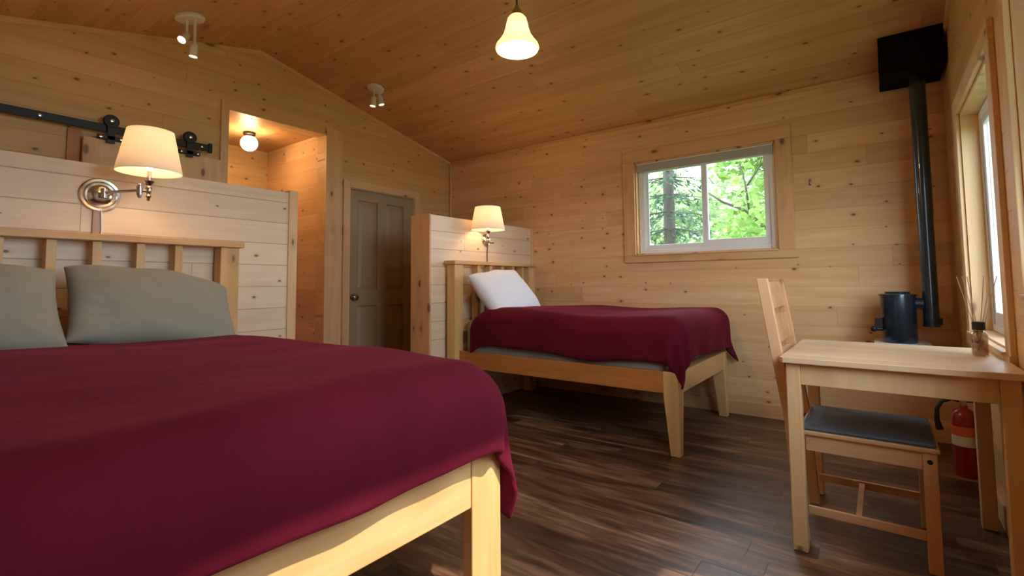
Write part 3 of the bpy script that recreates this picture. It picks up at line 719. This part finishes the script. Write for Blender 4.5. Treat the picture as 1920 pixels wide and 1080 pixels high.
# ------------------------------------------------------------------ table
TZ = .713
tx0, tx1, ty0, ty1 = -.330, .343, 2.128, 2.835
tt = thing('table', 'small square light pine table standing against the window wall', 'table', ((tx0+tx1)/2, (ty0+ty1)/2, 0))
mb = MB(); mb.prism([(tx0+.012, ty0), (tx1-.004, ty0), (tx1, ty0+.004), (tx1, ty1-.012), (tx1-.012, ty1), (tx0+.012, ty1), (tx0, ty1-.012), (tx0, ty0+.012)], 2, TZ-.022, TZ)
finish(mb, 'tabletop', M['table_x'], tt, bevel=.006)
L = .048
for xa in (tx0+.018, tx1-.018-L):
    for ya in (ty0+.022, ty1-.022-L):
        finish(MB().box(xa, xa+L, ya, ya+L, 0, TZ-.022), 'leg', M['table_l'], tt, bevel=.004)
for ya in (ty0+.028, ty1-.028-.022): finish(MB().box(tx0+.018+L, tx1-.018-L, ya, ya+.022, TZ-.102, TZ-.022), 'apron', M['chair_x'] if 0 else M['table_l'], tt, bevel=.002)
for xa in (tx0+.024, tx1-.024-.022): finish(MB().box(xa, xa+.022, ty0+.022+L, ty1-.022-L, TZ-.102, TZ-.022), 'apron', M['table_l'], tt, bevel=.002)

# ------------------------------------------------------------------ chair
ch = thing('chair', 'pine ladder-back chair with slate seat pad tucked under the table', 'chair', (-.12, 2.46, 0))
cy0, cy1 = 2.245, 2.665; pw = .028; pd = .042
def lean_x(z): return -.338 - max(0, z-.44)/.575*.083 + max(0, .44-z)/.44*.028
for ya in (cy0, cy1-pw):
    mb = MB(); zs = [0, .20, .44, .62, .82, 1.012]; R = []
    for z in zs:
        x = lean_x(z); R.append([mb.v((x, ya, z)), mb.v((x+pd, ya, z)), mb.v((x+pd, ya+pw, z)), mb.v((x, ya+pw, z))])
    mb.face(R[0][::-1]); mb.face(R[-1])
    for a, b2 in zip(R, R[1:]):
        for i in range(4): mb.face([a[i], a[(i+1) % 4], b2[(i+1) % 4], b2[i]])
    finish(mb, 'back_post', M['chair'], ch, bevel=.003)
for z0, z1 in ((.885, .998), (.745, .860), (.610, .715)):
    mb = MB(); xm0, xm1 = lean_x(z0)+.012, lean_x(z1)+.012
    mb.prism([(xm0, z0), (xm0+.018, z0), (xm1+.018, z1), (xm1, z1)], 1, cy0+pw, cy1-pw)
    finish(mb, 'back_slat', M['chair_x'], ch, bevel=.002)
for ya in (cy0, cy1-pw):
    finish(MB().box(.082, .122, ya, ya+pw, 0, .405), 'front_leg', M['chair'], ch, bevel=.003)
    finish(MB().box(lean_x(0)+pd, .082, ya+.004, ya+pw-.004, .345, .405), 'seat_rail', M['chair_x'], ch, bevel=.002)
    finish(MB().box(lean_x(0)+pd, .082, ya+.006, ya+pw-.006, .105, .135), 'stretcher', M['chair_x'], ch, bevel=.002)
finish(MB().box(.088, .108, cy0+pw, cy1-pw, .345, .405), 'seat_rail', M['chair'], ch, bevel=.002)
finish(MB().box(-.33, -.31, cy0+pw, cy1-pw, .345, .405), 'seat_rail', M['chair'], ch, bevel=.002)
finish(MB().box(-.12, -.10, cy0+pw-.004, cy1-pw+.004, .11, .13), 'stretcher', M['chair'], ch, bevel=.002)
finish(MB().box(lean_x(.42)+pd, .130, cy0-.006, cy1+.006, .405, .421), 'seat', M['chair_x'], ch, bevel=.004)
finish(MB().box(lean_x(.42)+pd+.01, .122, cy0+.004, cy1-.004, .421, .436), 'seat_pad', M['seat_pad'], ch, bevel=.006)
for ya in (cy0,):
    finish(MB().lathe([(.001,-.0015),(.008,-.0015),(.008,.0)], (.102, ya, .375), 'y', 16), 'screw', M['black_metal'], ch)

# ------------------------------------------------------------------ reed diffuser, extinguisher, hook
bx, by = .282, 2.56
rd = thing('reed_diffuser', 'small clear glass reed diffuser bottle standing on the pine table', 'diffuser', (bx, by, TZ))
ob = [(.023,0),(.025,.003),(.025,.078),(.021,.088),(.011,.094),(.011,.100)]
finish(MB().lathe(ob+[(r-.0022, max(.004, h-.001)) for r, h in ob[::-1]], (bx, by, TZ+.0005), 'z', 28, closed=True), 'bottle', M['bottle_glass'], rd, smooth=True)
finish(MB().lathe([(.001,.005),(.0215,.005),(.0215,.060),(.001,.052)], (bx, by, TZ), 'z', 24), 'liquid', M['amber'], rd, smooth=True)
finish(MB().lathe([(.001,.098),(.0195,.098),(.0195,.126),(.017,.128),(.001,.128)], (bx, by, TZ), 'z', 24), 'cap', M['rubber'], rd, smooth=True)
for k, (ax, ay) in enumerate(((-.055,-.02),(-.02,.03),(.02,-.03),(.045,.02),(.058,-.01),(-.035,.015))):
    finish(MB().tube([(bx-ax*.12, by-ay*.12, TZ+.02), (bx+ax, by+ay, TZ+.30)], .0016, 6), 'reed', M['reed'], rd, smooth=True)
fx, fy, fr = .302, 3.46, .052
fe = thing('fire_extinguisher', 'red fire extinguisher with black hose on the floor behind the table', 'fire extinguisher', (fx, fy, 0))
finish(MB().lathe([(.001,0),(.046,0),(fr,.010),(fr,.285),(.049,.308),(.038,.328),(.018,.340),(.016,.355),(.001,.355)], (fx, fy, 0), 'z', 36), 'cylinder', M['red_paint'], fe, smooth=True)
finish(MB().lathe([(fr+.0008,.155),(fr+.0008,.205)], (fx, fy, 0), 'z', 36), 'label_band', M['label_white'], fe, smooth=True)
lb = MB()
for k in range(12):
    a0 = PI*1.05+k*PI*.8/12; a1 = a0+PI*.8/12; R = fr+.0009
    vs = [lb.v((fx+R*math.cos(a), fy+R*math.sin(a), z)) for a, z in ((a0,.206),(a1,.206),(a1,.252),(a0,.252))]; lb.face(vs)
finish(lb, 'label_panel', M['label_red'], fe, smooth=True)
hv = MB(); hv.tube([(fx, fy, .350), (fx, fy, .378)], .014, 14); hv.box(fx-.016, fx+.016, fy-.014, fy+.014, .366, .386)
finish(hv, 'valve', M['nickel'], fe, smooth=True)
hd = MB(); hd.beam((fx-.005, fy, .385), (fx+.058, fy-.02, .420), .018, .005); hd.beam((fx+.0, fy, .374), (fx+.055, fy-.02, .378), .018, .005)
finish(hd, 'handle', M['black_metal'], fe)
finish(MB().tube([(fx-.014, fy-.004, .376), (fx-.045, fy-.008, .385), (fx-.085, fy-.012, .365), (fx-.105, fy-.014, .325), (fx-.108, fy-.014, .27), (fx-.098, fy-.012, .22)], [.010,.010,.010,.010,.012,.016], 12), 'hose', M['rubber'], fe, smooth=True)
hk = thing('coat_hook', 'small metal hook on the far wall, right of the window', 'hook', (-.383, YF, 1.70))
finish(MB().box(-.392, -.374, YF-.004, YF-.0005, 1.682, 1.728), 'hook_plate', M['nickel'], hk, bevel=.001)
finish(MB().tube([(-.383, YF-.004, 1.712), (-.383, YF-.028, 1.705), (-.383, YF-.034, 1.690), (-.383, YF-.026, 1.678), (-.383, YF-.016, 1.682)], .003, 8), 'hook_prong', M['nickel'], hk, smooth=True)

# ------------------------------------------------------------------ outside
structure(finish(MB().box(-30, 30, -30, 45, -.60, -.45), 'ground', M['grass']))
def leaves(mb, n, c, R, size, squash=.7, shell=.35, aspect=.55, droop=0):
    c = Vector(c); k = 0
    while k < n:
        p = Vector((random.uniform(-1,1), random.uniform(-1,1), random.uniform(-1,1)))
        l = p.length
        if l > 1 or l < shell*random.random(): continue
        q = c + Vector((p.x*R[0], p.y*R[1], p.z*R[2]))
        if noise.noise(q*1.1) < -.12: 
            if random.random() < .8: k += 1; continue
        d = Vector((random.gauss(0,1), random.gauss(0,1), random.gauss(0,.6)-droop)).normalized()
        s = d.cross(Vector((random.gauss(0,1), random.gauss(0,1), random.gauss(0,1)))).normalized()
        a = size*random.uniform(.6, 1.25); w = a*aspect
        mb.face([mb.v(q-d*a/2), mb.v(q-s*w/2), mb.v(q+d*a/2), mb.v(q+s*w/2)]); k += 1
def broadleaf(label, base, H, R, n, size, mat, branches=(), group=None, tr=.07, name='leafy_tree', crown=None):
    b = Vector(base); r = thing(name, label, 'tree', base, group)
    mb = MB(); mb.tube([b, b+Vector((.05,0,H*.3)), b+Vector((-.04,.03,H*.6)), b+Vector((.03,0,H*.85))], [tr, tr*.8, tr*.55, tr*.2], 10)
    for br, rr in branches: mb.tube(br, [rr*(1-.6*i/(len(br)-1)) for i in range(len(br))], 8)
    for k in range(9):
        a = k*2.4; z = H*(.35+.06*k); p0 = b+Vector((0,0,z)); p1 = p0+Vector((math.cos(a)*R[0]*.6, math.sin(a)*R[1]*.6, H*.14))
        mb.tube([p0, (p0+p1)/2+Vector((0,0,.06)), p1], [tr*.35, tr*.22, tr*.08], 6)
    finish(mb, 'trunk', M['bark'], r, smooth='all')
    mb = MB(); cc = crown if crown else [(b+Vector((0,0,H*.62)), R)]
    for c, rr in cc: leaves(mb, int(n/len(cc)), c, rr, size)
    f = finish(mb, 'foliage', M[mat], r); f['kind'] = 'stuff'
    return r
def conifer(label, base, H, R, mat='leaf_b', tr=.13, n=24, lo=.12):
    b = Vector(base); r = thing('conifer_tree', label, 'tree', base)
    mb = MB(); mb.tube([b, b+Vector((0,0,H*.5)), b+Vector((0,0,H))], [tr, tr*.7, .02], 12); fo = MB()
    for k in range(n):
        f = lo+(1-lo)*k/n; z = H*f
        for j in range(6):
            a = k*1.9+j*PI/3+random.uniform(-.2,.2); l = R*(1-f)*random.uniform(.7,1.1)+.15
            p0 = b+Vector((0,0,z)); p1 = p0+Vector((math.cos(a)*l, math.sin(a)*l, -.18*l)); mb.tube([p0, p1], [.016, .004], 5)
            for q in range(int(26*l)+6):
                t = random.uniform(.15, 1); c = p0.lerp(p1, t)+Vector((random.gauss(0,.07), random.gauss(0,.07), random.gauss(-.06,.06)))
                d = ((p1-p0).normalized()+Vector((random.gauss(0,.5), random.gauss(0,.5), random.gauss(-.3,.4)))).normalized()
                s = d.cross(Vector((random.gauss(0,.4), random.gauss(0,.4), 1))).normalized(); aa = random.uniform(.10,.20); w = aa*.30
                fo.face([fo.v(c-d*aa/2), fo.v(c-s*w/2), fo.v(c+d*aa/2), fo.v(c+s*w/2)])
    finish(mb, 'trunk', M['bark'], r, smooth='all'); f = finish(fo, 'foliage', M[mat], r); f['kind'] = 'stuff'
    return r
conifer('dark conifer seen through the left pane of the far window', (-3.45, 10.0, -.45), 7.5, 1.6, n=17, lo=.2, tr=.15)
broadleaf('bright green leafy tree seen through the right pane of the far window', (-.7, 7.6, -.45), 5.0, (1.6, 1.0, 1.7), 9000, .14, 'leaf_a',
    branches=[([(-.75,7.6,1.0), (-1.15,7.55,1.6), (-1.5,7.5,2.0), (-1.8,7.5,2.15), (-2.05,7.5,2.35)], .030), ([(-1.45,7.5,1.95), (-1.48,7.45,2.35), (-1.55,7.45,2.7)], .018), ([(-1.47,7.5,2.35), (-1.3,7.5,2.6), (-1.22,7.5,3.0)], .014)],
    crown=[((-1.15,7.9,1.9), (.95,.8,1.1)), ((-1.0,7.9,3.0), (1.2,.9,.9)), ((-.4,7.7,3.4), (1.5,1.1,1.2))])
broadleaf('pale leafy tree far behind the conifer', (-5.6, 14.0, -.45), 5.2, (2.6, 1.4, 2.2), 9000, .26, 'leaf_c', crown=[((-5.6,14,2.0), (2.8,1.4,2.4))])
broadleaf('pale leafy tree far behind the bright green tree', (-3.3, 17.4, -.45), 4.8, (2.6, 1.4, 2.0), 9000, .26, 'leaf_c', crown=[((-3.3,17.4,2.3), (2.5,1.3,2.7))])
broadleaf('dense dark bush added to block sun outside the window by the table', (1.45, 3.35, -.45), 2.9, (.55,.6,1.4), 15000, .19, 'leaf_b', name='sun_blocking_shrub', crown=[((1.42,3.42,1.95), (.42,.70,1.15)), ((1.42,3.5,2.6), (.4,.55,.7)), ((1.45,3.4,1.3), (.42,.66,1.0)), ((1.2,3.35,1.9), (.3,.65,1.0)), ((1.35,2.98,2.5), (.4,.42,.9))])  # unseen foliage added to keep direct sun out of this window

# ------------------------------------------------------------------ light
w = bpy.data.worlds.new('world'); SC.world = w; w.use_nodes = True
bg = w.node_tree.nodes['Background']; bg.inputs[0].default_value = (.70,.85,1.0,1); bg.inputs[1].default_value = 10
sun = bpy.data.lights.new('sun', 'SUN'); sun.energy = 6.5; sun.angle = math.radians(.9); sun.color = (1,.88,.76)
so = bpy.data.objects.new('sun', sun); COL.objects.link(so); so.location = (3, 2, 5)
so.rotation_euler = Vector((-1, -.28, -1.2)).to_track_quat('-Z', 'Y').to_euler()
for (loc, rot, sx_, sy_) in (((XR+.10, (W3[0]+W3[1])/2, (W3[2]+W3[3])/2), (0, PI/2, 0), W3[3]-W3[2], W3[1]-W3[0]),
                             ((XR+.10, (W2[0]+W2[1])/2, (W2[2]+W2[3])/2), (0, PI/2, 0), W2[3]-W2[2], W2[1]-W2[0]),
                             (((W1[0]+W1[1])/2, YF+.11, (W1[2]+W1[3])/2), (-PI/2, 0, 0), W1[1]-W1[0], W1[3]-W1[2])):
    l = bpy.data.lights.new('window_portal', 'AREA'); l.shape = 'RECTANGLE'; l.size = sx_; l.size_y = sy_; l.energy = 1; l.cycles.is_portal = True
    o = bpy.data.objects.new('window_portal', l); COL.objects.link(o); o.location = loc; o.rotation_euler = rot

# ------------------------------------------------------------------ camera
F, YAW, PIT, ROLL, SHY = 923.8, math.radians(36.88), math.radians(3.68), math.radians(-.49), -67.8
R = Vector((math.cos(YAW), math.sin(YAW), 0)); W = Vector((-math.sin(YAW), math.cos(YAW), 0)); U = Vector((0,0,1))
f = W*math.cos(PIT)+U*math.sin(PIT); u = -W*math.sin(PIT)+U*math.cos(PIT)
rr = R*math.cos(ROLL)+u*math.sin(ROLL); uu = -R*math.sin(ROLL)+u*math.cos(ROLL)
cam = bpy.data.cameras.new('camera'); co = bpy.data.objects.new('camera', cam); COL.objects.link(co)
cam.sensor_width = 36; cam.lens = F/1920*36; cam.shift_y = SHY/1920; cam.clip_start = .02; cam.clip_end = 200
m = Matrix((rr, uu, -f)).transposed().to_4x4(); m.translation = (0, 0, 1.0); co.matrix_world = m
SC.camera = co
SC.view_settings.view_transform = 'Standard'; SC.view_settings.look = 'None'; SC.view_settings.gamma = 1; SC.view_settings.use_curve_mapping = False
SC.view_settings.exposure = 0.22
SC.cycles.use_denoising = True
SC.cycles.max_bounces = 12; SC.cycles.diffuse_bounces = 7; SC.cycles.transparent_max_bounces = 16
SC.cycles.sample_clamp_indirect = 6
